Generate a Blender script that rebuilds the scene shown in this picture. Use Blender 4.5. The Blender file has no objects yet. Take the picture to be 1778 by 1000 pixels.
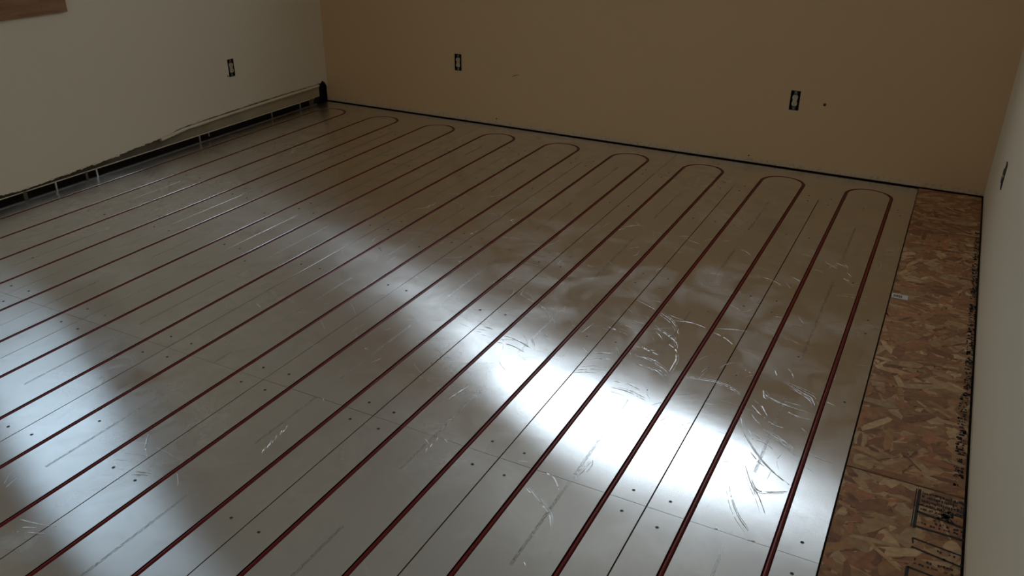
import bpy, bmesh, math, random
from mathutils import Matrix, Vector

# ------------------------------------------------------------------ camera, sky, exposure
SC = bpy.context.scene
COL = SC.collection
cam_data = bpy.data.cameras.new('camera')
cam_data.sensor_width = 36.0
cam_data.sensor_fit = 'HORIZONTAL'
cam_data.lens = 1461.435 / 1778.0 * 36.0
cam_data.clip_start = 0.02
camera = bpy.data.objects.new('camera', cam_data)
COL.objects.link(camera)
camera.matrix_world = Matrix([[0.886695, -0.209263, 0.412287, 0.173506], [0.462316, 0.389802, -0.796441, 0.0], [0.005956, 0.896807, 0.442381, 1.727173], [0.0, 0.0, 0.0, 1.0]])
SC.camera = camera

SKY = 9.5
world = bpy.data.worlds.new('overcast_sky')
SC.world = world
world.use_nodes = True
wn = world.node_tree
wn.nodes.clear()
w_out = wn.nodes.new('ShaderNodeOutputWorld')
w_bg = wn.nodes.new('ShaderNodeBackground')
w_tc = wn.nodes.new('ShaderNodeTexCoord')
w_sep = wn.nodes.new('ShaderNodeSeparateXYZ')
w_ramp = wn.nodes.new('ShaderNodeValToRGB')
wn.links.new(w_tc.outputs['Generated'], w_sep.inputs[0])
wn.links.new(w_sep.outputs['Z'], w_ramp.inputs[0])
wn.links.new(w_ramp.outputs[0], w_bg.inputs['Color'])
wn.links.new(w_bg.outputs[0], w_out.inputs[0])
w_ramp.color_ramp.elements[0].position = 0.0
w_ramp.color_ramp.elements[0].color = (0.36, 0.41, 0.44, 1)
w_ramp.color_ramp.elements[1].position = 0.95
w_ramp.color_ramp.elements[1].color = (0.80, 0.93, 1.04, 1)
w_bg.inputs['Strength'].default_value = SKY

SC.view_settings.view_transform = 'Standard'
SC.view_settings.look = 'None'
SC.view_settings.exposure = 0.0
SC.view_settings.gamma = 1.0
SC.view_settings.use_curve_mapping = False
SC.cycles.max_bounces = 10
SC.cycles.diffuse_bounces = 6
SC.cycles.glossy_bounces = 6
SC.cycles.transparent_max_bounces = 16
SC.cycles.sample_clamp_indirect = 6.0

# ------------------------------------------------------------------ dimensions (metres)
P = 0.254                       # tube pitch
XL, XR = -4.4333, 0.4837        # side walls
YF, YB = -1.09, 5.5317          # wall behind the camera, far wall
ZC = 3.12                       # ceiling
ROWS = [-1.078, 0.446, 1.970, 3.494]
ROW_END = 5.018
PANEL_L = 1.524
TURN_Y1 = 5.514
YC = 5.225                      # centre of the tube turns
DRY = 0.0127

def window_light(name, loc, rot, sx, sy):
    d = bpy.data.lights.new(name, 'AREA')
    d.shape = 'RECTANGLE'; d.size = sx; d.size_y = sy
    d.cycles.is_portal = True
    o = bpy.data.objects.new(name, d)
    COL.objects.link(o)
    o.location = loc; o.rotation_euler = rot
    return o

# windows: opening rectangles (a0, a1, z0, z1) along the wall
W1 = (2.30, 3.13, 1.157, 2.40)     # left wall, y range
W2 = (-2.75, -0.50, 2.16, 2.84)   # far wall, x range, high up
W3 = (-3.00, -2.20, 1.00, 2.05)   # wall behind the camera; unseen window added to light the room
W4 = (-0.75, 0.45, 1.00, 2.20)     # left wall, beside the camera; unseen, added to light the right wall
window_light('window_daylight_portal', (XL - .14, (W4[0]+W4[1])/2, (W4[2]+W4[3])/2), (0, -math.pi/2, 0), W4[3]-W4[2], W4[1]-W4[0])
window_light('window_daylight_portal', (XL - .14, (W1[0]+W1[1])/2, (W1[2]+W1[3])/2), (0, -math.pi/2, 0), W1[3]-W1[2], W1[1]-W1[0])
window_light('window_daylight_portal', ((W2[0]+W2[1])/2, YB + .14, (W2[2]+W2[3])/2), (-math.pi/2, 0, 0), W2[1]-W2[0], W2[3]-W2[2])
window_light('window_daylight_portal', ((W3[0]+W3[1])/2, YF - .14, (W3[2]+W3[3])/2), (math.pi/2, 0, 0), W3[1]-W3[0], W3[3]-W3[2])

# ------------------------------------------------------------------ materials
def new_mat(name):
    m = bpy.data.materials.new(name)
    m.use_nodes = True
    nt = m.node_tree
    return m, nt, nt.nodes['Principled BSDF']

def N(nt, kind, **kw):
    n = nt.nodes.new(kind)
    for k, v in kw.items():
        setattr(n, k, v)
    return n

def simple(name, color, rough=0.6, metal=0.0, bump=0.0, scale=60.0, var=0.0):
    m, nt, b = new_mat(name)
    b.inputs['Base Color'].default_value = (*color, 1)
    b.inputs['Roughness'].default_value = rough
    b.inputs['Metallic'].default_value = metal
    if bump or var:
        tc = N(nt, 'ShaderNodeTexCoord')
        nz = N(nt, 'ShaderNodeTexNoise')
        nz.inputs['Scale'].default_value = scale
        nz.inputs['Detail'].default_value = 6
        nt.links.new(tc.outputs['Object'], nz.inputs['Vector'])
        if bump:
            bp = N(nt, 'ShaderNodeBump')
            bp.inputs['Strength'].default_value = bump
            bp.inputs['Distance'].default_value = 0.002
            nt.links.new(nz.outputs['Fac'], bp.inputs['Height'])
            nt.links.new(bp.outputs[0], b.inputs['Normal'])
        if var:
            mr = N(nt, 'ShaderNodeMapRange')
            mr.inputs['To Min'].default_value = 1 - var
            mr.inputs['To Max'].default_value = 1 + var
            nt.links.new(nz.outputs['Fac'], mr.inputs[0])
            mx = N(nt, 'ShaderNodeVectorMath', operation='SCALE')
            mx.inputs[0].default_value = color
            nt.links.new(mr.outputs[0], mx.inputs['Scale'])
            nt.links.new(mx.outputs[0], b.inputs['Base Color'])
    return m

def paint_material(name, color, dirt=(0.45, 0.34, 0.225), dirt_h=0.045):
    """rolled wall paint; the strip the old baseboard covered is bare and scuffed"""
    m, nt, b = new_mat(name)
    b.inputs['Roughness'].default_value = 0.55
    geo = N(nt, 'ShaderNodeNewGeometry')
    sep = N(nt, 'ShaderNodeSeparateXYZ')
    nt.links.new(geo.outputs['Position'], sep.inputs[0])
    nz = N(nt, 'ShaderNodeTexNoise'); nz.inputs['Scale'].default_value = 9; nz.inputs['Detail'].default_value = 8
    nt.links.new(geo.outputs['Position'], nz.inputs['Vector'])
    ad = N(nt, 'ShaderNodeMath', operation='MULTIPLY_ADD')
    nt.links.new(nz.outputs['Fac'], ad.inputs[0]); ad.inputs[1].default_value = 0.03
    nt.links.new(sep.outputs['Z'], ad.inputs[2])
    mr = N(nt, 'ShaderNodeMapRange'); mr.interpolation_type = 'SMOOTHSTEP'
    mr.inputs['From Min'].default_value = dirt_h; mr.inputs['From Max'].default_value = dirt_h + 0.012
    mr.inputs['To Min'].default_value = 0.75; mr.inputs['To Max'].default_value = 0.0
    nt.links.new(ad.outputs[0], mr.inputs[0])
    sp = N(nt, 'ShaderNodeTexNoise'); sp.inputs['Scale'].default_value = 55; sp.inputs['Detail'].default_value = 4
    nt.links.new(geo.outputs['Position'], sp.inputs['Vector'])
    cr = N(nt, 'ShaderNodeValToRGB')
    cr.color_ramp.elements[0].position = 0.33; cr.color_ramp.elements[0].color = (*[c*.8 for c in dirt], 1)
    cr.color_ramp.elements[1].position = 0.5; cr.color_ramp.elements[1].color = (*[c*1.25 for c in dirt], 1)
    nt.links.new(sp.outputs['Fac'], cr.inputs[0])
    big = N(nt, 'ShaderNodeTexNoise'); big.inputs['Scale'].default_value = 1.3; big.inputs['Detail'].default_value = 3
    nt.links.new(geo.outputs['Position'], big.inputs['Vector'])
    bm = N(nt, 'ShaderNodeMix', data_type='RGBA')
    bm.inputs[6].default_value = (*[c*.96 for c in color], 1); bm.inputs[7].default_value = (*color, 1)
    nt.links.new(big.outputs['Fac'], bm.inputs[0])
    mx = N(nt, 'ShaderNodeMix', data_type='RGBA')
    nt.links.new(mr.outputs[0], mx.inputs[0])
    nt.links.new(bm.outputs[2], mx.inputs[6]); nt.links.new(cr.outputs[0], mx.inputs[7])
    nt.links.new(mx.outputs[2], b.inputs['Base Color'])
    tex = N(nt, 'ShaderNodeTexNoise'); tex.inputs['Scale'].default_value = 140; tex.inputs['Detail'].default_value = 3
    nt.links.new(geo.outputs['Position'], tex.inputs['Vector'])
    bp = N(nt, 'ShaderNodeBump'); bp.inputs['Strength'].default_value = 0.12; bp.inputs['Distance'].default_value = 0.001
    nt.links.new(tex.outputs['Fac'], bp.inputs['Height'])
    nt.links.new(bp.outputs[0], b.inputs['Normal'])
    return m

def aluminium_material():
    """rolled aluminium skin: grain along V of the panel UV, smudges, printed guide line"""
    m, nt, b = new_mat('rolled_aluminium')
    b.inputs['Metallic'].default_value = 1.0
    uv = N(nt, 'ShaderNodeUVMap'); uv.uv_map = 'UVMap'
    tg = N(nt, 'ShaderNodeTangent'); tg.direction_type = 'UV_MAP'; tg.uv_map = 'UVMap'
    nt.links.new(tg.outputs[0], b.inputs['Tangent'])
    b.inputs['Anisotropic'].default_value = ANISO
    geo = N(nt, 'ShaderNodeNewGeometry')
    # smudges
    n1 = N(nt, 'ShaderNodeTexNoise'); n1.inputs['Scale'].default_value = 3.2; n1.inputs['Detail'].default_value = 7; n1.inputs['Roughness'].default_value = .62
    n1.inputs['Distortion'].default_value = 0.6
    nt.links.new(geo.outputs['Position'], n1.inputs['Vector'])
    r1 = N(nt, 'ShaderNodeMapRange'); r1.inputs['From Min'].default_value = 0.35; r1.inputs['From Max'].default_value = 0.68
    r1.inputs['To Min'].default_value = ROUGH - .01; r1.inputs['To Max'].default_value = ROUGH + .035
    nt.links.new(n1.outputs['Fac'], r1.inputs[0])
    # fine grain along the rolling direction
    mp = N(nt, 'ShaderNodeMapping'); mp.inputs['Scale'].default_value = (420, 9, 1)
    nt.links.new(uv.outputs[0], mp.inputs['Vector'])
    n2 = N(nt, 'ShaderNodeTexNoise'); n2.inputs['Scale'].default_value = 1.0; n2.inputs['Detail'].default_value = 4
    nt.links.new(mp.outputs[0], n2.inputs['Vector'])
    r2 = N(nt, 'ShaderNodeMapRange'); r2.inputs['To Min'].default_value = -0.02; r2.inputs['To Max'].default_value = 0.02
    nt.links.new(n2.outputs['Fac'], r2.inputs[0])
    ad = N(nt, 'ShaderNodeMath', operation='ADD')
    nt.links.new(r1.outputs[0], ad.inputs[0]); nt.links.new(r2.outputs[0], ad.inputs[1])
    # printed guide line along the middle of the panel
    sx = N(nt, 'ShaderNodeSeparateXYZ'); nt.links.new(uv.outputs[0], sx.inputs[0])
    oi = N(nt, 'ShaderNodeObjectInfo')
    au = N(nt, 'ShaderNodeMath', operation='ABSOLUTE'); nt.links.new(sx.outputs['X'], au.inputs[0])
    lt = N(nt, 'ShaderNodeMath', operation='LESS_THAN'); nt.links.new(au.outputs[0], lt.inputs[0]); lt.inputs[1].default_value = 0.0052
    ph = N(nt, 'ShaderNodeMath', operation='MULTIPLY_ADD'); nt.links.new(sx.outputs['Y'], ph.inputs[0]); ph.inputs[1].default_value = 1.28
    nt.links.new(oi.outputs['Random'], ph.inputs[2])
    fr = N(nt, 'ShaderNodeMath', operation='FRACT'); nt.links.new(ph.outputs[0], fr.inputs[0])
    l2 = N(nt, 'ShaderNodeMath', operation='LESS_THAN'); nt.links.new(fr.outputs[0], l2.inputs[0]); l2.inputs[1].default_value = 0.62
    mp3 = N(nt, 'ShaderNodeMapping'); mp3.inputs['Scale'].default_value = (260, 75, 1)
    nt.links.new(uv.outputs[0], mp3.inputs['Vector'])
    n3 = N(nt, 'ShaderNodeTexNoise'); n3.inputs['Scale'].default_value = 1.0; n3.inputs['Detail'].default_value = 2
    nt.links.new(mp3.outputs[0], n3.inputs['Vector'])
    g3 = N(nt, 'ShaderNodeMapRange'); g3.inputs['From Min'].default_value = 0.3; g3.inputs['From Max'].default_value = 0.7
    nt.links.new(n3.outputs['Fac'], g3.inputs[0])
    m1 = N(nt, 'ShaderNodeMath', operation='MULTIPLY'); nt.links.new(lt.outputs[0], m1.inputs[0]); nt.links.new(l2.outputs[0], m1.inputs[1])
    m2 = N(nt, 'ShaderNodeMath', operation='MULTIPLY'); nt.links.new(m1.outputs[0], m2.inputs[0]); nt.links.new(g3.outputs[0], m2.inputs[1])
    m3 = N(nt, 'ShaderNodeMath', operation='MULTIPLY'); nt.links.new(m2.outputs[0], m3.inputs[0]); m3.inputs[1].default_value = 0.5
    mx = N(nt, 'ShaderNodeMix', data_type='RGBA')
    cb = N(nt, 'ShaderNodeMix', data_type='RGBA')
    cb.inputs[6].default_value = (*[c*.94 for c in ALU], 1); cb.inputs[7].default_value = (*ALU, 1)
    nt.links.new(n1.outputs['Fac'], cb.inputs[0])
    nt.links.new(m3.outputs[0], mx.inputs[0]); nt.links.new(cb.outputs[2], mx.inputs[6]); mx.inputs[7].default_value = (0.12, 0.115, 0.11, 1)
    nt.links.new(mx.outputs[2], b.inputs['Base Color'])
    # ink is rougher
    ar = N(nt, 'ShaderNodeMath', operation='MULTIPLY_ADD'); nt.links.new(m3.outputs[0], ar.inputs[0]); ar.inputs[1].default_value = 0.25
    nt.links.new(ad.outputs[0], ar.inputs[2])
    nt.links.new(ar.outputs[0], b.inputs['Roughness'])
    # slight waviness of the sheet
    n4 = N(nt, 'ShaderNodeTexNoise'); n4.inputs['Scale'].default_value = 6; n4.inputs['Detail'].default_value = 3
    nt.links.new(geo.outputs['Position'], n4.inputs['Vector'])
    bp = N(nt, 'ShaderNodeBump'); bp.inputs['Strength'].default_value = 0.06; bp.inputs['Distance'].default_value = 0.004
    nt.links.new(n4.outputs['Fac'], bp.inputs['Height'])
    nt.links.new(bp.outputs[0], b.inputs['Normal'])
    # handled, hazy patches scatter light wider than the clean sheet
    hz = N(nt, 'ShaderNodeBsdfPrincipled')
    hz.inputs['Metallic'].default_value = 1.0; hz.inputs['Roughness'].default_value = 0.37
    hz.inputs['Base Color'].default_value = (*ALU, 1)
    h1 = N(nt, 'ShaderNodeTexNoise'); h1.inputs['Scale'].default_value = 4.5; h1.inputs['Detail'].default_value = 5; h1.inputs['Roughness'].default_value = .55; h1.inputs['Distortion'].default_value = .9
    nt.links.new(geo.outputs['Position'], h1.inputs['Vector'])
    h2 = N(nt, 'ShaderNodeTexNoise'); h2.inputs['Scale'].default_value = 1.1; h2.inputs['Detail'].default_value = 2
    nt.links.new(geo.outputs['Position'], h2.inputs['Vector'])
    hm = N(nt, 'ShaderNodeMath', operation='MULTIPLY'); nt.links.new(h1.outputs['Fac'], hm.inputs[0]); nt.links.new(h2.outputs['Fac'], hm.inputs[1])
    hr = N(nt, 'ShaderNodeMapRange'); hr.inputs['From Min'].default_value = .22; hr.inputs['From Max'].default_value = .40
    hr.inputs['To Min'].default_value = 0.03; hr.inputs['To Max'].default_value = 0.34
    nt.links.new(hm.outputs[0], hr.inputs[0])
    ms = N(nt, 'ShaderNodeMixShader')
    nt.links.new(hr.outputs[0], ms.inputs[0]); nt.links.new(b.outputs[0], ms.inputs[1]); nt.links.new(hz.outputs[0], ms.inputs[2])
    nt.links.new(ms.outputs[0], nt.nodes['Material Output'].inputs[0])
    return m

def wood_material(name, c0, c1, scale=6.0, stretch=(1, 14, 14), rough=0.5):
    m, nt, b = new_mat(name)
    b.inputs['Roughness'].default_value = rough
    tc = N(nt, 'ShaderNodeTexCoord')
    mp = N(nt, 'ShaderNodeMapping'); mp.inputs['Scale'].default_value = stretch
    nt.links.new(tc.outputs['Object'], mp.inputs['Vector'])
    nz = N(nt, 'ShaderNodeTexNoise'); nz.inputs['Scale'].default_value = scale; nz.inputs['Detail'].default_value = 6; nz.inputs['Distortion'].default_value = 0.7
    nt.links.new(mp.outputs[0], nz.inputs['Vector'])
    cr = N(nt, 'ShaderNodeValToRGB')
    cr.color_ramp.elements[0].position = 0.3; cr.color_ramp.elements[0].color = (*c0, 1)
    cr.color_ramp.elements[1].position = 0.65; cr.color_ramp.elements[1].color = (*c1, 1)
    nt.links.new(nz.outputs['Fac'], cr.inputs[0]); nt.links.new(cr.outputs[0], b.inputs['Base Color'])
    return m

def strand_material():
    m, nt, b = new_mat('wood_strand')
    b.inputs['Roughness'].default_value = 0.55
    at = N(nt, 'ShaderNodeAttribute'); at.attribute_name = 'strand'
    tc = N(nt, 'ShaderNodeTexCoord')
    nz = N(nt, 'ShaderNodeTexNoise'); nz.inputs['Scale'].default_value = 45; nz.inputs['Detail'].default_value = 6
    nt.links.new(tc.outputs['Object'], nz.inputs['Vector'])
    mr = N(nt, 'ShaderNodeMapRange'); mr.inputs['To Min'].default_value = 0.55; mr.inputs['To Max'].default_value = 1.4
    nt.links.new(nz.outputs['Fac'], mr.inputs[0])
    vm = N(nt, 'ShaderNodeVectorMath', operation='SCALE')
    nt.links.new(at.outputs['Color'], vm.inputs[0]); nt.links.new(mr.outputs[0], vm.inputs['Scale'])
    nt.links.new(vm.outputs[0], b.inputs['Base Color'])
    return m

def pane_material(name, tint):
    m = bpy.data.materials.new(name); m.use_nodes = True
    nt = m.node_tree; nt.nodes.clear()
    out = N(nt, 'ShaderNodeOutputMaterial'); mix = N(nt, 'ShaderNodeMixShader')
    tr = N(nt, 'ShaderNodeBsdfTransparent'); gl = N(nt, 'ShaderNodeBsdfGlossy')
    tr.inputs['Color'].default_value = (*tint, 1); gl.inputs['Roughness'].default_value = 0.02
    mix.inputs[0].default_value = 0.05
    nt.links.new(tr.outputs[0], mix.inputs[1]); nt.links.new(gl.outputs[0], mix.inputs[2])
    nt.links.new(mix.outputs[0], out.inputs[0])
    return m

ALU = (0.80, 0.79, 0.78)
ROUGH, ANISO = 0.215, 1.0
M_ALU = aluminium_material()
M_PLY = wood_material('plywood_edge', (0.16, 0.10, 0.055), (0.30, 0.20, 0.11))
M_TUBE = simple('red_plastic_tube', (0.155, 0.0045, 0.004), 0.30)
M_TUBE.node_tree.nodes['Principled BSDF'].inputs['Specular IOR Level'].default_value = 0.32
M_PAINT = paint_material('cream_wall_paint', (0.76, 0.66, 0.505))
M_PAINT_B = paint_material('tan_wall_paint', (0.62, 0.41, 0.215))
M_CEIL = simple('ceiling_paint', (0.78, 0.75, 0.70), 0.8, bump=.1)
M_SUB = wood_material('subfloor_wood', (0.05, 0.035, 0.02), (0.10, 0.065, 0.04))
M_DARK = simple('dark_sheathing', (0.022, 0.016, 0.012), 0.85, var=.3)
M_PINE = wood_material('stained_pine', (0.20, 0.088, 0.042), (0.33, 0.165, 0.08), scale=3.5, stretch=(8, 1.2, 9))
M_SASH = simple('white_sash', (0.7, 0.69, 0.66), 0.4)
M_BOARD = simple('dark_bottom_plate', (0.10, 0.072, 0.048), 0.8, bump=.3, scale=30, var=.35)
def graded_plate():
    # plate colour runs from dark at the near end to beige further on
    m, nt, b = new_mat('graded_bottom_plate')
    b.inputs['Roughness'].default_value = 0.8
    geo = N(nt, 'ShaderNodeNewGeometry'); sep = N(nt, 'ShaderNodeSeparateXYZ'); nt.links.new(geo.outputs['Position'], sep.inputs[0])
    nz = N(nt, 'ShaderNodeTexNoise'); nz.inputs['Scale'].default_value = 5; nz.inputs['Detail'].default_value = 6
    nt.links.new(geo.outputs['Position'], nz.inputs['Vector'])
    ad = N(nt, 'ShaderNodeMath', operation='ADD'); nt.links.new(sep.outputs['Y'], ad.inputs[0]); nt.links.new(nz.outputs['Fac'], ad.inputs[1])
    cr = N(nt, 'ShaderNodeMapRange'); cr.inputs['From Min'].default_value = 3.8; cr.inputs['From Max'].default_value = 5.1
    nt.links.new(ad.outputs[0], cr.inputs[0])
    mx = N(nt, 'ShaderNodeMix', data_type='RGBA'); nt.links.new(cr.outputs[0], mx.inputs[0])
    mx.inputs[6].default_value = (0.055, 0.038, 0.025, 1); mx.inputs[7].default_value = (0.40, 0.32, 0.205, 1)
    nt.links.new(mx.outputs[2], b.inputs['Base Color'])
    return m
M_BOARD2 = graded_plate()
M_LIP = simple('cream_paint_ridge', (0.66, 0.56, 0.41), 0.6, bump=.3, scale=40, var=.15)
M_METAL = simple('galvanised_metal', (0.42, 0.40, 0.38), 0.4, 0.8, var=.2)
M_OSB = simple('strand_board_base', (0.30, 0.15, 0.075), 0.7, var=.3, scale=30)
M_STRAND = strand_material()
M_INK = simple('black_ink', (0.018, 0.014, 0.012), 0.7, var=.3)
M_STICK = simple('white_paper_sticker', (0.62, 0.60, 0.56), 0.5)
M_BOX = simple('black_box_plastic', (0.012, 0.010, 0.009), 0.5)
M_IVORY = simple('ivory_plastic', (0.50, 0.41, 0.28), 0.45)
M_YOKE = simple('dull_steel_yoke', (0.10, 0.09, 0.075), 0.6, 0.3, var=.2)
M_SLOT = simple('dark_slot', (0.015, 0.012, 0.01), 0.6)
M_SCREW = simple('steel_screw', (0.30, 0.28, 0.26), 0.35, 0.9)
M_RECESS = simple('screw_recess', (0.02, 0.018, 0.016), 0.6)
M_SCUFF = simple('scuffed_aluminium', (0.95, 0.95, 0.95), 0.38, 1.0)
M_PANE1 = pane_material('dimming_pane', (0.52, 0.56, 0.59))  # grey tint added to dim the daylight through this pane
M_PANE = pane_material('clear_pane', (0.95, 0.96, 0.97))

# ------------------------------------------------------------------ helpers
def link(name, me, mats=None, parent=None, loc=None, rot=None):
    o = bpy.data.objects.new(name, me)
    COL.objects.link(o)
    if mats is not None:
        for m in (mats if isinstance(mats, (list, tuple)) else [mats]):
            me.materials.append(m)
    if parent is not None:
        o.parent = parent
    if loc is not None:
        o.location = loc
    if rot is not None:
        o.rotation_euler = rot
    return o

def from_bm(name, bm, smooth=False):
    me = bpy.data.meshes.new(name)
    bm.normal_update()
    bm.to_mesh(me); bm.free()
    if smooth:
        for f in me.polygons:
            f.use_smooth = True
    return me

def add_box(bm, x0, x1, y0, y1, z0, z1, bevel=0.0):
    vs = [bm.verts.new(c) for c in ((x0,y0,z0),(x1,y0,z0),(x1,y1,z0),(x0,y1,z0),(x0,y0,z1),(x1,y0,z1),(x1,y1,z1),(x0,y1,z1))]
    fs = [bm.faces.new([vs[i] for i in q]) for q in ((3,2,1,0),(4,5,6,7),(0,1,5,4),(1,2,6,5),(2,3,7,6),(3,0,4,7))]
    if bevel:
        es = list({e for f in fs for e in f.edges})
        bmesh.ops.bevel(bm, geom=es, offset=bevel, segments=2, affect='EDGES', profile=0.7)

def box_obj(name, b, mat, parent=None, bevel=0.0):
    bm = bmesh.new(); add_box(bm, *b, bevel=bevel)
    return link(name, from_bm(name, bm), mat, parent)

def struct(o):
    o['kind'] = 'structure'
    return o

def tag(o, label, cat, group=None):
    o['label'] = label; o['category'] = cat
    if group: o['group'] = group
    return o

def empty(name, loc=(0, 0, 0), rot=(0, 0, 0)):
    o = bpy.data.objects.new(name, None)
    o.empty_display_size = 0.1
    COL.objects.link(o); o.location = loc; o.rotation_euler = rot
    return o

# ------------------------------------------------------------------ walls
def wall_sheet(name, a0, a1, z0, z1, holes, to3, mat, bottom=None, step=None):
    """drywall sheet 12.7 mm thick, rectangular holes cut out; to3(a, z, depth) -> xyz"""
    A = {a0, a1}; Z = {z0, z1}
    for h in holes:
        A |= {h[0], h[1]}; Z |= {h[2], h[3]}
    if step:
        n = int((a1 - a0) / step)
        A |= {round(a0 + (a1 - a0) * i / n, 4) for i in range(1, n)}
        Z |= {0.22}
    A = sorted(A); Z = sorted(Z)
    A = [a for i, a in enumerate(A) if i == 0 or a - A[i-1] > 1e-4]
    inside = lambda a, z: any(h[0] < a < h[1] and h[2] < z < h[3] for h in holes)
    full = {(i, j) for i in range(len(A)-1) for j in range(len(Z)-1)
            if not inside((A[i]+A[i+1])/2, (Z[j]+Z[j+1])/2)}
    bm = bmesh.new(); cache = {}
    def v(i, j, d):
        k = (i, j, d)
        if k not in cache:
            z = Z[j]
            if j == 0 and bottom:
                z = bottom(A[i])
            cache[k] = bm.verts.new(to3(A[i], z, d * DRY))
        return cache[k]
    for (i, j) in full:
        bm.faces.new([v(i,j,0), v(i+1,j,0), v(i+1,j+1,0), v(i,j+1,0)])
        bm.faces.new([v(i,j+1,1), v(i+1,j+1,1), v(i+1,j,1), v(i,j,1)])
        for (di, dj, p, q) in ((-1,0,(0,1),(0,0)), (1,0,(1,0),(1,1)), (0,-1,(0,0),(1,0)), (0,1,(1,1),(0,1))):
            if (i+di, j+dj) not in full:
                bm.faces.new([v(i+p[0],j+p[1],0), v(i+p[0],j+p[1],1), v(i+q[0],j+q[1],1), v(i+q[0],j+q[1],0)])
    bmesh.ops.recalc_face_normals(bm, faces=bm.faces[:])
    return struct(link(name, from_bm(name, bm), mat))

def sheathing(parent, a0, a1, hole, to3, z1=ZC):
    """outer skin of the wall behind the drywall, with the window opening"""
    bm = bmesh.new()
    rects = [(a0, a1, -.08, z1)] if hole is None else [(a0, hole[0], -.08, z1), (hole[1], a1, -.08, z1), (hole[0], hole[1], -.08, hole[2]), (hole[0], hole[1], hole[3], z1)]
    for r in rects:
        p = to3(r[0], r[2], .085); q = to3(r[1], r[3], .16)
        add_box(bm, min(p[0],q[0]), max(p[0],q[0]), min(p[1],q[1]), max(p[1],q[1]), r[2], r[3])
    return link('sheathing', from_bm('sheathing', bm), M_DARK, parent)

def window_unit(name, w, to3, pane_mat, casing=None, mullion=False, f=.045):
    """opening liner, sash, pane and optional casing boards, all real depth"""
    root = struct(empty(name, to3((w[0]+w[1])/2, w[2], 0)))
    inv = Vector(root.location)
    def bx(nm, a0, a1, z0, z1, d0, d1, mat, bevel=0.0):
        p = to3(a0, z0, d0); q = to3(a1, z1, d1)
        bm = bmesh.new()
        add_box(bm, min(p[0],q[0])-inv.x, max(p[0],q[0])-inv.x, min(p[1],q[1])-inv.y, max(p[1],q[1])-inv.y, z0-inv.z, z1-inv.z, bevel=bevel)
        return link(nm, from_bm(nm, bm), mat, root)
    a0, a1, z0, z1 = w
    t = .018
    liner = M_PINE if casing else M_SASH
    bx('jamb', a0-.001, a0+t, z0, z1, 0.001, .165, liner); bx('jamb', a1-t, a1+.001, z0, z1, 0.001, .165, liner)
    bx('head_jamb', a0+t, a1-t, z1-t, z1+.001, 0.001, .165, liner); bx('sill', a0+t, a1-t, z0-.001, z0+t, 0.001, .165, liner)
    A0, A1, Z0, Z1 = a0+t, a1-t, z0+t, z1-t
    bx('sash_stile', A0, A0+f, Z0, Z1, .075, .115, M_SASH); bx('sash_stile', A1-f, A1, Z0, Z1, .075, .115, M_SASH)
    bx('sash_rail', A0+f, A1-f, Z0, Z0+f, .075, .115, M_SASH); bx('sash_rail', A0+f, A1-f, Z1-f, Z1, .075, .115, M_SASH)
    if mullion:
        m = (A0 + A1) / 2
        bx('mullion', m-.02, m+.02, Z0+f, Z1-f, .075, .115, M_SASH)
        bx('pane', A0+f, m-.02, Z0+f, Z1-f, .092, .096, pane_mat); bx('pane', m+.02, A1-f, Z0+f, Z1-f, .092, .096, pane_mat)
    else:
        bx('pane', A0+f, A1-f, Z0+f, Z1-f, .092, .096, pane_mat)
    if casing:
        c = casing; d = -.019
        bx('casing_board', a0-c, a0, z0-c, z1+c, d, 0, M_PINE, .003); bx('casing_board', a1, a1+c, z0-c, z1+c, d, 0, M_PINE, .003)
        bx('casing_board', a0, a1, z0-c, z0, d, 0, M_PINE, .003); bx('casing_board', a0, a1, z1, z1+c, d, 0, M_PINE, .003)
    return root

L3 = lambda a, z, d: (XL - d, a, z)
B3 = lambda a, z, d: (a, YB + d, z)
R3 = lambda a, z, d: (XR + d, a, z)
F3 = lambda a, z, d: (a, YF - d, z)

rng = random.Random(5)
def ragged(a):
    pts = [(-2, .085), (2.6, .083), (2.86, .074), (3.16, .089), (3.4, .094), (3.55, .110), (3.75, .119), (3.98, .150), (4.31, .158), (4.7, .165), (5.455, .166), (5.46, .178), (5.50, .172), (5.6, .03)]
    for (x0, z0), (x1, z1) in zip(pts, pts[1:]):
        if x0 <= a <= x1:
            z = z0 + (z1 - z0) * (a - x0) / (x1 - x0)
            break
    r = random.Random(int(a * 1000))
    return z + r.uniform(-.0035, .0035)

OUT_W, OUT_H = .060, .124
OUTLETS = {'left': (4.495, .460), 'b1': (-3.161, .4425), 'b2': (-.684, .4455), 'right': (4.418, .466)}
hole = lambda c: (c[0]-OUT_W/2, c[0]+OUT_W/2, c[1]-OUT_H/2, c[1]+OUT_H/2)

wall_left = wall_sheet('wall_left', YF, YB, .09, ZC, [W1, W4, hole(OUTLETS['left'])], L3, M_PAINT, bottom=ragged, step=.022)
wall_back = wall_sheet('wall_back', XL-DRY, XR+DRY, .008, ZC, [W2, hole(OUTLETS['b1']), hole(OUTLETS['b2'])], B3, M_PAINT_B)
wall_right = wall_sheet('wall_right', YF, YB, .012, ZC, [hole(OUTLETS['right'])], R3, M_PAINT)
wall_front = wall_sheet('wall_front', XL-DRY, XR+DRY, .012, ZC, [W3], F3, M_PAINT)
sheathing(wall_left, 1.2, YB+.16, W1, L3)
sheathing(wall_left, YF-.16, 1.2, W4, L3)
sheathing(wall_back, XL-.085, XR+.085, W2, B3)
sheathing(wall_right, YF-.16, YB+.16, None, R3)
sheathing(wall_front, XL-.085, XR+.085, W3, F3)
struct(box_obj('ceiling', (XL-.16, XR+.16, YF-.16, YB+.16, ZC, ZC+.08), M_CEIL))

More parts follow.
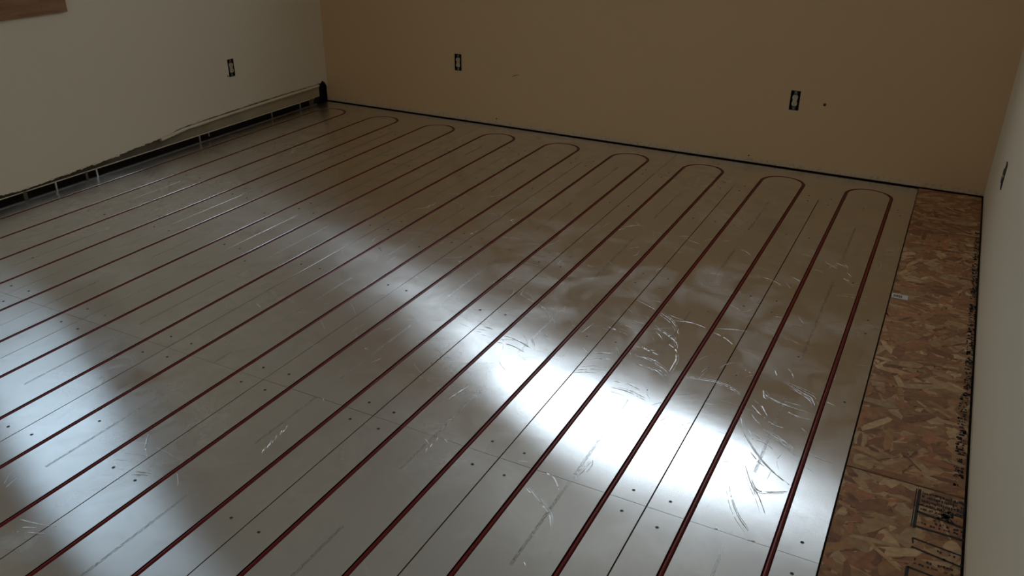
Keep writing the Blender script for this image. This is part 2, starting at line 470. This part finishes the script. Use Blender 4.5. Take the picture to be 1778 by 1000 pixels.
window_unit('window_1', W1, L3, M_PANE1, casing=.160, f=.07)
window_unit('window_2', W2, B3, M_PANE)
window_unit('added_window_3', W3, F3, M_PANE, mullion=True)
window_unit('added_window_4', W4, L3, M_PANE, casing=.160, f=.07)

# foot of the left wall: the old baseboard is gone, plate and cavity lie open
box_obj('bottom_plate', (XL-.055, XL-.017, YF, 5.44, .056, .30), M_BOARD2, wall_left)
box_obj('plate_edge', (XL-.018, XL-.0135, YF, 5.37, .053, .059), M_LIP, wall_left, .0012)
box_obj('floor_cleat', (XL-.030, XL-.016, YF, 5.40, -.004, .004), M_METAL, wall_left)
bm = bmesh.new()
prev = None
pts = [(3.78, .118), (3.98, .140), (4.31, .147), (4.7, .153), (5.44, .157)]
ys = [3.78 + i * .04 for i in range(42)]
for y in ys:
    z = [z0 + (z1-z0)*(y-a)/(b-a) for (a, z0), (b, z1) in zip(pts, pts[1:]) if a <= y <= b + 1e-6][0]
    r = rng.uniform(.85, 1.15)
    ring = [bm.verts.new((XL + .000 + .013*r*math.cos(t), y, z - .006 + .0105*r*math.sin(t))) for t in [math.pi*2*k/8 for k in range(8)]]
    if prev:
        for k in range(8):
            bm.faces.new([prev[k], prev[(k+1) % 8], ring[(k+1) % 8], ring[k]])
    prev = ring
bmesh.ops.recalc_face_normals(bm, faces=bm.faces[:])
link('plaster_ridge', from_bm('plaster_ridge', bm, True), M_LIP, wall_left)
for y, w, h, m in ((3.273, .012, .058, M_METAL), (4.122, .011, .056, M_METAL), (4.209, .008, .030, M_METAL), (2.987, .010, .056, M_METAL),
                   (2.79, .022, .056, M_BOARD), (3.20, .014, .056, M_BOARD), (5.19, .010, .05, M_METAL), (4.86, .008, .052, M_METAL), (2.45, .012, .056, M_METAL), (5.33, .05, .05, M_BOARD)):
    box_obj('strap', (XL-.020, XL-.012, y-w/2, y+w/2, .057-h, .057), m, wall_left, .001)
tm = None
for i in range(30):                                 # curls of torn drywall paper along the cut
    y = rng.uniform(2.55, 3.95) if i < 24 else rng.uniform(4.0, 5.4)
    bm = bmesh.new()
    s = rng.uniform(.006, .013)
    bmesh.ops.create_icosphere(bm, subdivisions=1, radius=s)
    for v in bm.verts:
        v.co = Vector((v.co.x*.5, v.co.y*rng.uniform(.9, 2.0), v.co.z*rng.uniform(.35, .8)))
    link('torn_paper', from_bm('torn_paper', bm), M_LIP, wall_left, (XL + .002, y, ragged(y) + .003))

# marks on the far wall
def disc(name, r, depth, mat, parent, loc, rot):
    bm = bmesh.new()
    bmesh.ops.create_cone(bm, cap_ends=True, segments=14, radius1=r, radius2=r*.92, depth=depth)
    return link(name, from_bm(name, bm), mat, parent, loc, rot)
disc('nail_hole', .0095, .003, M_SLOT, wall_back, (-.501, YB, .440), (math.pi/2, 0, 0))
disc('nail_hole', .006, .003, M_BOARD, wall_back, (-2.832, YB, .054), (math.pi/2, 0, 0))
disc('nail_hole', .006, .003, M_BOARD, wall_back, (-.923, YB, .050), (math.pi/2, 0, 0))
disc('nail_hole', .005, .003, M_SLOT, wall_left, (XL, 4.452, .409), (0, math.pi/2, 0))
bm = bmesh.new()
q = [(-2.711, .3765), (-2.690, .3870), (-2.665, .3960), (-2.635, .4035), (-2.663, .4010), (-2.690, .3925)]
fr_ = [bm.verts.new((x, YB-.0008, z)) for x, z in q]; bk_ = [bm.verts.new((x, YB+.0005, z)) for x, z in q]
bm.faces.new(fr_); bm.faces.new(bk_[::-1])
for i in range(6): bm.faces.new([fr_[i], bk_[i], bk_[(i+1) % 6], fr_[(i+1) % 6]])
link('wall_gouge', from_bm('wall_gouge', bm), M_BOARD, wall_back)

# ------------------------------------------------------------------ floor
floor = struct(box_obj('floor', (XL-.085, XR+.085, YF-.085, YB+.085, -.09, -.0205), M_SUB))
GW = .0093; GZ = -.0086
def groove(c, flip=1):
    pts = [(c-GW-.0005, 0.0), (c-GW, -.0006)]
    for k in range(0, 9):
        t = math.pi + math.pi * k / 8
        pts.append((c + GW*math.cos(t), GZ + GW*math.sin(t)))
    pts += [(c+GW, -.0006), (c+GW+.0005, 0.0)]
    return pts

def set_uv(me, shift=0.0):
    uvl = me.uv_layers.new(name='UVMap')
    for l in me.loops:
        c = me.vertices[l.vertex_index].co
        uvl.data[l.index].uv = (c.x + shift, c.y)

def straight_panel(gap_x=.0030, gap_y=.0014):
    w = P - gap_x/2; h = PANEL_L/2 - gap_y/2
    prof = [(-w, -.0003)] + [(-w+.0003, 0)] + groove(-P/2) + groove(P/2) + [(w-.0003, 0), (w, -.0003)]
    bm = bmesh.new()
    A = [bm.verts.new((x, -h, z)) for x, z in prof]; Bv = [bm.verts.new((x, h, z)) for x, z in prof]
    for i in range(len(prof)-1):
        bm.faces.new([A[i], A[i+1], Bv[i+1], Bv[i]])
    al = bm.verts.new((-w, -h, -.020)); ar = bm.verts.new((w, -h, -.020)); bl = bm.verts.new((-w, h, -.020)); br = bm.verts.new((w, h, -.020))
    side = [bm.faces.new([al, A[0], Bv[0], bl]), bm.faces.new([A[-1], ar, br, Bv[-1]]),
            bm.faces.new([al, ar] + A[::-1]), bm.faces.new([br, bl] + Bv), bm.faces.new([al, bl, br, ar])]
    for f in side: f.material_index = 1
    bmesh.ops.recalc_face_normals(bm, faces=bm.faces[:])
    me = from_bm('heating_panel', bm)
    for f in me.polygons:
        f.use_smooth = False
    set_uv(me)
    me.materials.append(M_ALU); me.materials.append(M_PLY)
    return me

def turn_panel():
    """one 60 in board along the far wall with three tube turns"""
    bm = bmesh.new()
    y0, y1 = ROW_END + .001, TURN_Y1
    cs = [-2*P, 0.0, 2*P]
    for c in cs:
        lo, hi = c - P, c + P
        if c == cs[0]: lo += .0008
        if c == cs[-1]: hi -= .0008
        prof = [(lo, 0)] + groove(c - P/2) + groove(c + P/2) + [(hi, 0)]
        A = [bm.verts.new((x, y0, z)) for x, z in prof]; Bv = [bm.verts.new((x, YC, z)) for x, z in prof]
        for i in range(len(prof)-1):
            bm.faces.new([A[i], A[i+1], Bv[i+1], Bv[i]])
        ca = math.atan2(y1-YC, P)
        th = sorted([math.pi*k/28 for k in range(29)] + [ca, math.pi-ca])
        rad = [(x - c, z) for x, z in groove(c + P/2)]
        rows = []
        for t in th:
            ct, st = math.cos(t), math.sin(t)
            rb = 1e9
            if ct > 1e-6: rb = min(rb, (hi-c)/ct)
            if ct < -1e-6: rb = min(rb, (lo-c)/ct)
            if st > 1e-6: rb = min(rb, (y1-YC)/st)
            rr = [(0.0, 0.0)] + rad + [(rb, 0.0)]
            rows.append([bm.verts.new((c + r*ct, YC + r*st, z)) for r, z in rr])
        for a, b in zip(rows, rows[1:]):
            for k in range(len(a)-1):
                if k == 0:
                    bm.faces.new([a[0], a[1], b[1]])
                else:
                    bm.faces.new([a[k], a[k+1], b[k+1], b[k]])
    bmesh.ops.remove_doubles(bm, verts=bm.verts[:], dist=1e-5)
    W = 3*P - .0008
    for (xa, ya), (xb, yb) in (((-W, y0), (W, y0)), ((W, y0), (W, y1)), ((W, y1), (-W, y1)), ((-W, y1), (-W, y0))):
        f = bm.faces.new([bm.verts.new((xa, ya, 0)), bm.verts.new((xa, ya, -.020)), bm.verts.new((xb, yb, -.020)), bm.verts.new((xb, yb, 0))])
        f.material_index = 1
    for f in bm.faces:
        f.normal_update()
        if f.material_index == 0 and f.normal.z < 0:
            f.normal_flip()
    me = from_bm('turn_panel', bm)
    set_uv(me, shift=3.0)
    me.materials.append(M_ALU); me.materials.append(M_PLY)
    return me

# screw: raised rim, countersunk dark recess
bm = bmesh.new()
ring = lambda r, z: [bm.verts.new((r*math.cos(math.pi*2*k/10), r*math.sin(math.pi*2*k/10), z)) for k in range(10)]
R0, R1, R2, R3v = ring(.0062, 0.0), ring(.0055, .0006), ring(.0043, .0006), ring(.0040, .0002)
for a, b, mi in ((R0, R1, 0), (R1, R2, 0), (R2, R3v, 1)):
    for k in range(10):
        f = bm.faces.new([a[k], a[(k+1) % 10], b[(k+1) % 10], b[k]]); f.material_index = mi
f = bm.faces.new(R3v); f.material_index = 1
screw_me = from_bm('screw', bm)
screw_me.materials.append(M_SCREW); screw_me.materials.append(M_RECESS)

panel_me = straight_panel(.0042, .0016)
panel_tight = straight_panel(.0026, .0014)
rng = random.Random(11)
for r, y0 in enumerate(ROWS):
    for c in range(9):
        xc = -.5*P - 2*P*c
        o = link('heating_panel', panel_me if c < 4 else panel_tight, None, floor, (xc, y0 + PANEL_L/2, rng.uniform(-.0004, .0004)))
        if r == 0:
            continue
        for sy in (.062, .885, 1.462):
            for sx in (-.77, .77):
                s = link('screw', screw_me, None, o, (sx*P + rng.uniform(-.005, .005), sy - PANEL_L/2 + rng.uniform(-.012, .012), 0))
                s.rotation_euler.z = rng.uniform(0, 3)
        if rng.random() < .35:
            link('screw', screw_me, None, o, (rng.uniform(-.1, .1), rng.uniform(-.6, .6), 0))
turn_me = turn_panel()
for k in range(3):
    o = link('turn_panel', turn_me, None, floor, (-2.5*P - 6*P*k, 0, 0))
    for sx in (-2.7, -1.25, -.75, .75, 1.25, 2.7):
        link('screw', screw_me, None, o, (sx*P, ROW_END + .045 + rng.uniform(-.01, .01), 0))

# ------------------------------------------------------------------ strand board strip by the right wall
def strand_board(y0, y1, seed, n):
    x0, x1 = .1305, XR - .006
    o = box_obj('strand_board', (x0, x1, y0, y1, -.020, -.0016), M_OSB, floor)
    r = random.Random(seed)
    bm = bmesh.new()
    lay = bm.loops.layers.float_color.new('strand')
    pal = [(0.36, .175, .072), (0.41, .215, .095), (0.45, .26, .125), (0.33, .15, .062), (0.38, .155, .068), (0.26, .11, .052), (0.50, .32, .165)]
    for i in range(n):
        L = r.uniform(.022, .085); w = r.uniform(.005, .024); a = r.gauss(0.35, .85)
        if r.random() < .25: a = r.uniform(0, math.pi)
        cx = r.uniform(x0, x1); cy = r.uniform(y0, y1); z = -.0016 + .0016*(i+1)/n
        sh = [(-L, -w*r.uniform(.3, 1)), (-L*.3, -w), (L*.6, -w*r.uniform(.7, 1)), (L, -w*r.uniform(-.2, .6)), (L*r.uniform(.7, .98), w*r.uniform(.4, 1)), (0, w), (-L*.8, w*r.uniform(.4, 1))]
        ca, sa = math.cos(a), math.sin(a)
        vs = []
        for (px, py) in sh:
            X = min(max(cx + px*ca - py*sa, x0), x1); Y = min(max(cy + px*sa + py*ca, y0 + .001), y1 - .001)
            vs.append(bm.verts.new((X, Y, z)))
        try:
            f = bm.faces.new(vs)
        except ValueError:
            continue
        f.normal_update()
        if f.normal.z < 0: f.normal_flip()
        c = pal[int(r.random()**1.1*len(pal)) % len(pal)]; k = r.uniform(.75, 1.2)
        for l in f.loops: l[lay] = (c[0]*k, c[1]*k, c[2]*k, 1)
    s = link('wood_strands', from_bm('wood_strands', bm), M_STRAND, o)
    s['kind'] = 'stuff'
    return o
board_far = strand_board(2.469, YB - .004, 3, 1900)
board_near = strand_board(.030, 2.464, 4, 2000)
strand_board(YF + .004, .026, 6, 500)

def ink_patch(name, quads, parent):
    bm = bmesh.new()
    for q in quads:
        f = bm.faces.new([bm.verts.new((x, y, .0004)) for x, y in q]); f.normal_update()
        if f.normal.z < 0: f.normal_flip()
    return link(name, from_bm(name, bm), M_INK, parent)
def bar(x0, y0, x1, y1, w):
    d = Vector((x1-x0, y1-y0)); n = Vector((-d.y, d.x)).normalized()*w/2
    return [(x0-n.x, y0-n.y), (x1-n.x, y1-n.y), (x1+n.x, y1+n.y), (x0+n.x, y0+n.y)]
rng = random.Random(21)
qs = []
# mill stamp: ruled box with rows of worn, unreadable marks
for a in ((.352, 2.449, .349, 2.252, .006), (.343, 2.449, .341, 2.255, .002), (.352, 2.335, .482, 2.318, .0065), (.352, 2.262, .482, 2.262, .006), (.352, 2.372, .482, 2.366, .003),
          (.349, 2.205, .352, 2.180, .003), (.349, 2.205, .480, 2.190, .0045), (.349, 2.165, .480, 2.142, .005), (.345, 2.075, .478, 2.060, .005), (.346, 2.075, .345, 1.95, .006), (.346, 1.99, .478, 1.985, .004)):
    qs.append(bar(*a[:4], a[4]*1.5))
for (y, hgt, d) in ((2.436, .016, .95), (2.416, .016, .95), (2.394, .016, .95), (2.376, .012, .8), (2.354, .012, .6), (2.300, .014, .55), (2.283, .010, .6), (2.178, .010, .35), (2.150, .010, .3), (2.118, .012, .5), (2.098, .008, .5), (2.04, .012, .5), (2.02, .010, .5)):
    x = .360
    while x < .478:
        w = rng.uniform(.002, .0075)
        if rng.random() < d:
            hh = hgt*rng.uniform(.5, 1); yy = y + rng.uniform(-.2, .2)*hgt
            qs.append([(x, yy-hh/2), (x+w, yy-hh/2+rng.uniform(-.002, .002)), (x+w, yy+hh/2), (x+rng.uniform(-.001, .001), yy+hh/2)])
        x += w + rng.uniform(.0006, .0025)
for i in range(110):
    a = rng.uniform(0, 6.28); r_ = abs(rng.gauss(0, .013)); cx = .432 + r_*math.cos(a)*1.2; cy = 2.345 + r_*math.sin(a)*1.6; s = rng.uniform(.0012, .004)
    qs.append([(cx-s, cy-s*.6), (cx+s*.7, cy-s), (cx+s, cy+s*.8), (cx-s*.5, cy+s)])
ink_patch('mill_stamp', qs, board_near)
qs = []
y = 2.52
while y < 4.9:
    if rng.random() < .86:
        n = rng.randint(3, 6); x0 = .440 + (.010 if y > 3.1 else 0)
        for k in range(n):
            x = x0 + rng.uniform(0, .026); w = rng.uniform(.003, .009); h = rng.uniform(.003, .014)
            qs.append([(x, y), (x+w, y+rng.uniform(-.002, .002)), (x+w, y+h), (x, y+h)])
    y += rng.uniform(.008, .022)
ink_patch('edge_stamp', qs, board_far)
qs = []
for i in range(26):
    cx, cy, s = rng.uniform(.15, .46), rng.uniform(2.0, 5.2), rng.uniform(.0012, .0030)
    a = rng.uniform(0, 3)
    qs.append(bar(cx - math.cos(a)*s*3, cy - math.sin(a)*s*3, cx + math.cos(a)*s*3, cy + math.sin(a)*s*3, s))
qs = [q for q in qs]
ink_patch('dark_fleck', [q for q in qs if q[0][1] > 2.47], board_far)
st = box_obj('barcode_sticker', (.1335, .2015, 3.845, 3.893, .0002, .0008), M_STICK, board_far)
st['label'] = 'small white paper sticker with a dark barcode'
bm = bmesh.new()
x = .140
while x < .178:
    w = rng.choice((.001, .0015, .0025))
    add_box(bm, x, x+w, 3.856, 3.883, .0008, .0010)
    x += w + rng.choice((.0008, .0014))
link('barcode', from_bm('barcode', bm), M_INK, st)

# ------------------------------------------------------------------ red heating tube in the grooves
def tube_mesh(xc):
    path = []
    r = P/2
    ya = YF + .004
    for y in [ya + (YC - ya)*k/8 for k in range(8)]: path.append((xc - r, y, 1.0))
    arc = [(xc - r*math.cos(math.pi*k/30), YC + r*math.sin(math.pi*k/30)) for k in range(31)]
    path += [(x, y, 1) for x, y in arc]
    for y in [YC - (YC - ya)*k/8 for k in range(1, 9)]: path.append((xc + r, y, 1.0))
    bm = bmesh.new(); prev = None; n = 14; R = .0082; zc = -.0078
    for i, (x, y, _) in enumerate(path):
        a = path[max(i-1, 0)]; b = path[min(i+1, len(path)-1)]
        d = Vector((b[0]-a[0], b[1]-a[1], 0)).normalized(); nrm = Vector((d.y, -d.x, 0))
        ring = [bm.verts.new(Vector((x, y, zc)) + nrm*R*math.cos(2*math.pi*k/n) + Vector((0, 0, R*math.sin(2*math.pi*k/n)))) for k in range(n)]
        if prev:
            for k in range(n):
                bm.faces.new([prev[k], prev[(k+1) % n], ring[(k+1) % n], ring[k]])
        prev = ring
    bmesh.ops.recalc_face_normals(bm, faces=bm.faces[:])
    return from_bm('tube_loop', bm, True)
tubing = tag(empty('heating_tube', (-.5*P, 0, 0)), 'long dark red plastic tube looped back and forth in grooves across the aluminium floor', 'tube')
loop_me = tube_mesh(0)
loop_me.materials.append(M_TUBE)
for k in range(9):
    link('tube_loop', loop_me, None, tubing, (-2*P*k, 0, 0))

# ------------------------------------------------------------------ scuffs scratched into the aluminium
SCR = [[[-1.376,3.071],[-1.279,3.025],[-1.192,2.969],[-1.131,2.911],[-1.088,2.848]],[[-0.884,3.266],[-0.788,3.222],[-0.696,3.162],[-0.646,3.101],[-0.614,3.034]],[[-0.715,3.056],[-0.668,3.03],[-0.619,2.991],[-0.59,2.95]],[[-0.632,2.952],[-0.599,2.929],[-0.579,2.901]],[[-0.583,2.891],[-0.568,2.854],[-0.564,2.797],[-0.562,2.748]],[[-0.694,2.802],[-0.638,2.787],[-0.585,2.756],[-0.566,2.738]],[[-0.706,2.746],[-0.635,2.737],[-0.595,2.723],[-0.565,2.696]],[[-0.884,2.68],[-0.835,2.714],[-0.797,2.728]],[[-0.875,2.738],[-0.839,2.761],[-0.801,2.775]],[[-0.887,2.61],[-0.838,2.65],[-0.785,2.661]],[[-0.89,2.565],[-0.844,2.594],[-0.805,2.605]],[[-0.678,3.154],[-0.608,3.174],[-0.536,3.16]],[[-0.491,3.133],[-0.441,3.11],[-0.395,3.07]],[[-0.495,3.173],[-0.435,3.197],[-0.373,3.213]],[[-0.49,2.737],[-0.388,2.757],[-0.319,2.746],[-0.282,2.726]],[[-0.722,2.538],[-0.654,2.541],[-0.601,2.524],[-0.578,2.516]],[[-0.726,2.583],[-0.673,2.591],[-0.619,2.573]],[[-1.284,2.692],[-1.219,2.694],[-1.131,2.661]],[[-1.275,2.632],[-1.199,2.64],[-1.125,2.617]],[[-1.257,2.658],[-1.191,2.685],[-1.112,2.655]],[[-0.71,2.87],[-0.637,2.847]],[[-0.74,2.87],[-0.66,2.873]],[[-0.598,2.611],[-0.588,2.563],[-0.565,2.536]],[[-0.885,2.589],[-0.829,2.627],[-0.788,2.634]],[[-0.714,2.798],[-0.659,2.805],[-0.61,2.787]],[[-1.128,2.801],[-1.093,2.77]],[[-0.93,2.76],[-0.887,2.721]],[[-0.156,2.882],[-0.124,2.864],[-0.078,2.84],[-0.043,2.82],[-0.021,2.771]],[[-0.137,2.879],[-0.104,2.855],[-0.068,2.831],[-0.03,2.795]],[[-0.211,2.788],[-0.19,2.756],[-0.149,2.736],[-0.102,2.724],[-0.025,2.715]],[[-0.223,2.668],[-0.195,2.634],[-0.162,2.607]],[[-0.192,2.681],[-0.16,2.626]],[[-0.212,2.611],[-0.195,2.585],[-0.172,2.563]],[[-0.148,2.593],[-0.122,2.581],[-0.095,2.58]],[[-0.157,2.541],[-0.111,2.512],[-0.075,2.499],[-0.045,2.475],[-0.021,2.434]],[[-0.137,2.514],[-0.1,2.497],[-0.061,2.47],[-0.026,2.439]],[[-0.199,2.515],[-0.184,2.481],[-0.173,2.462]],[[-0.248,2.592],[-0.227,2.533],[-0.205,2.478],[-0.174,2.43],[-0.132,2.374],[-0.084,2.325],[-0.037,2.29],[-0.012,2.275]],[[-0.168,2.394],[-0.131,2.352],[-0.107,2.335]],[[-0.161,2.306],[-0.14,2.26],[-0.114,2.21],[-0.099,2.178]],[[-0.127,2.245],[-0.097,2.205],[-0.053,2.219],[-0.012,2.244]],[[0.013,2.474],[0.052,2.461],[0.092,2.459]],[[-0.009,2.829],[0.043,2.806]],[[-0.125,2.749],[-0.066,2.748]],[[-0.099,2.685],[-0.061,2.674],[-0.009,2.675]],[[-0.187,2.504],[-0.163,2.492],[-0.141,2.492]],[[-0.166,2.466],[-0.13,2.461],[-0.1,2.438]],[[-0.18,2.491],[-0.146,2.477],[-0.115,2.469]],[[-0.201,2.95],[-0.188,2.916]],[[-0.157,2.984],[-0.146,2.973]],[[-0.305,2.9],[-0.276,2.884],[-0.257,2.872]],[[-0.211,2.788],[-0.196,2.739],[-0.182,2.737]],[[-0.182,2.183],[-0.158,2.122],[-0.125,2.061],[-0.081,2.008]],[[-0.159,2.302],[-0.13,2.239],[-0.089,2.177],[-0.056,2.11]],[[-0.609,2.094],[-0.617,2.069],[-0.616,2.039],[-0.627,1.995]],[[-0.612,2.102],[-0.604,2.076],[-0.606,2.035]],[[-0.619,2.018],[-0.625,1.991],[-0.63,2.022]],[[-0.736,1.966],[-0.69,1.961],[-0.649,1.917]],[[-0.721,1.974],[-0.678,1.953]],[[-0.736,1.88],[-0.671,1.832],[-0.625,1.796],[-0.592,1.738]],[[-0.743,1.876],[-0.72,1.86],[-0.719,1.875]],[[-0.174,1.992],[-0.164,1.973],[-0.172,1.976]],[[-0.077,1.97],[-0.053,1.975]],[[-0.826,1.984],[-0.794,1.995],[-0.784,1.995]],[[-0.154,2.541],[-0.103,2.523],[-0.055,2.482],[-0.021,2.437]],[[-1.127,1.972],[-1.121,1.95]],[[-1.124,1.929],[-1.121,1.912]],[[-1.127,1.903],[-1.12,1.882]],[[-1.161,1.942],[-1.133,1.924]],[[-1.103,1.972],[-1.086,1.962]],[[-0.745,1.878],[-0.721,1.858],[-0.719,1.875]],[[-1.195,2.293],[-1.216,2.19]],[[-1.622,1.973],[-1.606,1.959]],[[-0.607,1.591],[-0.596,1.579]],[[-2.013,1.528],[-1.969,1.474],[-1.912,1.431]],[[-2.006,1.518],[-1.951,1.453]],[[-1.624,1.781],[-1.614,1.759]],[[-1.616,1.758],[-1.612,1.743]],[[-1.621,1.751],[-1.61,1.728]],[[-1.613,1.728],[-1.607,1.712]],[[-1.618,1.721],[-1.605,1.697]],[[-1.61,1.699],[-1.603,1.681]],[[-1.615,1.691],[-1.601,1.666]],[[-1.607,1.67],[-1.598,1.651]],[[-1.612,1.663],[-1.596,1.636]],[[-1.604,1.642],[-1.594,1.621]],[[-1.609,1.634],[-1.592,1.607]],[[-2.003,1.045],[-1.931,1.059],[-1.882,1.075]],[[-1.977,1.001],[-1.927,1.023],[-1.887,1.04]],[[-1.967,1.026],[-1.93,1.045]],[[-1.887,1.361],[-1.834,1.378]],[[-1.886,1.345],[-1.831,1.368]],[[-2.2,1.128],[-2.234,1.177]],[[-2.177,1.118],[-2.189,1.167]],[[-0.104,4.117],[-0.081,4.071],[-0.065,4.069]],[[-0.083,4.025],[-0.058,3.984]],[[-0.145,4.118],[-0.101,4.095]],[[-0.088,3.946],[-0.062,3.928]],[[-1.943,2.741],[-1.909,2.775]],[[-1.683,2.334],[-1.704,2.339],[-1.692,2.353]],[[-2.255,3.204],[-2.208,3.167]]]
bm = bmesh.new()
rng = random.Random(8)
def clear_of_groove(x):
    f = (x / P) % 1.0
    return min(f, 1-f)*P > .0125
def ribbon(pts, w0):
    # resample
    sm = []
    for i in range(len(pts)-1):
        p0 = Vector(pts[max(i-1, 0)]); p1 = Vector(pts[i]); p2 = Vector(pts[i+1]); p3 = Vector(pts[min(i+2, len(pts)-1)])
        n = max(2, int((p2-p1).length/.006))
        for k in range(n):
            t = k/n
            sm.append(.5*((2*p1) + (p2-p0)*t + (2*p0-5*p1+4*p2-p3)*t*t + (3*p1-p0-3*p2+p3)*t**3))
    sm.append(Vector(pts[-1]))
    prev = None
    for i, q in enumerate(sm):
        a = sm[max(i-1, 0)]; b = sm[min(i+1, len(sm)-1)]
        d = (b-a)
        if d.length < 1e-6: continue
        d.normalize(); nv = Vector((-d.y, d.x))
        t = i/max(1, len(sm)-1)
        w = w0*(.35 + .65*math.sin(math.pi*min(max(t, .06), .94)))*rng.uniform(.5, 1.3)
        if not clear_of_groove(q.x) or q.x > .125 or rng.random() < .05:
            prev = None; continue
        l = bm.verts.new((q.x + nv.x*w, q.y + nv.y*w, .0006 + rng.uniform(0, .5)*w)); m_ = bm.verts.new((q.x, q.y, .0008 + w*rng.uniform(0, .5))); r = bm.verts.new((q.x - nv.x*w, q.y - nv.y*w, .0006 + rng.uniform(0, .5)*w))
        if prev:
            bm.faces.new([prev[1], prev[0], l, m_]); bm.faces.new([prev[2], prev[1], m_, r])
        prev = (l, m_, r)
for s in SCR:
    ribbon(s, rng.uniform(.0012, .0024))
    if len(s) > 3:
        for _ in range(2):
            off = Vector((rng.uniform(-.012, .012), rng.uniform(-.014, .014)))
            a = rng.randint(0, 1)
            ribbon([(x + off.x, y + off.y) for x, y in s[a:]], rng.uniform(.0005, .0009))
def fan(cx, cy, r0, r1, a0, a1, n, w):
    for _ in range(n):
        r = rng.uniform(r0, r1); s = rng.uniform(a0, a1); e = s + rng.uniform(.1, .35)
        ribbon([(cx + r*math.cos(t), cy + r*math.sin(t)) for t in [s + (e-s)*k/5 for k in range(6)]], rng.uniform(.4, 1)*w)
fan(-1.35, 2.55, .08, .34, .2, 1.7, 26, .0009)
fan(-.95, 2.70, .10, .30, .3, 1.9, 26, .0009)
fan(-.86, 2.85, .10, .30, .0, 1.4, 22, .0011)
fan(-.30, 2.35, .10, .32, 1.2, 3.0, 24, .0009)
fan(-.15, 2.75, .15, .40, 2.2, 3.4, 14, .0008)
fan(-1.9, 1.2, .1, .3, .5, 2.2, 12, .0007)
for _ in range(150):
    x, y = rng.uniform(-2.4, .1), rng.uniform(2.2, 4.2)
    a = rng.uniform(0, 3.14); L = rng.uniform(.02, .12); c = rng.uniform(-.6, .6)
    ribbon([(x + L*t*math.cos(a + c*t), y + L*t*math.sin(a + c*t)) for t in (0, .33, .66, 1)], rng.uniform(.0004, .0008))
for f in bm.faces:
    f.normal_update()
    if f.normal.z < 0: f.normal_flip()
sc = link('scuff_marks', from_bm('scuff_marks', bm), M_SCUFF, floor)
sc['kind'] = 'stuff'

# ------------------------------------------------------------------ wall outlets without cover plates
def make_outlet(name, loc, rz, label, face_mat=M_IVORY):
    root = tag(empty(name, loc, (0, 0, rz)), label, 'outlet', 'uncovered duplex wall outlets')
    w, h, d = OUT_W/2 - .0005, OUT_H/2 - .0005, .058
    bm = bmesh.new(); t = .002
    add_box(bm, -w, -w+t, .001, d, -h, h); add_box(bm, w-t, w, .001, d, -h, h)
    add_box(bm, -w+t, w-t, .001, d, -h, -h+t); add_box(bm, -w+t, w-t, .001, d, h-t, h)
    add_box(bm, -w+t, w-t, d-t, d, -h+t, h-t)
    link('outlet_box', from_bm('outlet_box', bm), M_BOX, root)
    bm = bmesh.new()
    add_box(bm, -.0105, .0105, .0015, .0030, -.058, .058, .0004)
    add_box(bm, -.0155, .0155, .0030, .026, -.034, .034, .002)
    link('yoke', from_bm('yoke', bm), M_YOKE, root)
    for s in (-1, 1):
        bm = bmesh.new()
        cz = s*.0195; pts = []
        for k in range(28):                      # circle with flattened top and bottom
            a = 2*math.pi*k/28
            pts.append((.0172*math.cos(a), max(-.0140, min(.0140, .0172*math.sin(a)))))
        fr = [bm.verts.new((x*.96, -.0040, cz + z*.96)) for x, z in pts]; mid = [bm.verts.new((x, -.0030, cz + z)) for x, z in pts]; bk = [bm.verts.new((x, .0030, cz + z)) for x, z in pts]
        bm.faces.new(fr[::-1]); bm.faces.new(bk)
        for a, b in ((fr, mid), (mid, bk)):
            for k in range(28):
                bm.faces.new([a[k], a[(k+1) % 28], b[(k+1) % 28], b[k]])
        bmesh.ops.recalc_face_normals(bm, faces=bm.faces[:])
        face = link('socket_face', from_bm('socket_face', bm), face_mat, root)
        for x in (-.0062, .0062):
            box_obj('slot', (x-.0012, x+.0012, -.0046, -.0038, cz+.0002, cz+.0080), M_SLOT, face)
        disc('ground_hole', .0026, .0010, M_SLOT, face, (0, -.0041, cz-.0065), (math.pi/2, 0, 0))
    box_obj('socket_bridge', (-.0125, .0125, -.0022, .0030, -.0060, .0060), M_IVORY, root)
    for z in (-.051, 0, .051):
        disc('screw', .0034, .002, M_SCREW, root, (0, -.0026 if z == 0 else .0010, z), (math.pi/2, 0, 0))
    return root
make_outlet('wall_outlet', (XL, OUTLETS['left'][0], OUTLETS['left'][1]), math.pi/2, 'bare ivory outlet in the left wall, near the open slot above the floor')
make_outlet('wall_outlet', (OUTLETS['b1'][0], YB, OUTLETS['b1'][1]), 0, 'bare ivory outlet in the far wall, left of the short gouge')
make_outlet('wall_outlet', (OUTLETS['b2'][0], YB, OUTLETS['b2'][1]), 0, 'bare ivory outlet in the far wall, beside a small round hole')
make_outlet('wall_outlet', (XR - .005, OUTLETS['right'][0], OUTLETS['right'][1]), -math.pi/2, 'bare outlet with shade-darkened faces, seen edge-on in the right wall, above the strand board strip', M_YOKE)  # dark face colour stands in for the unlit sides of the sockets
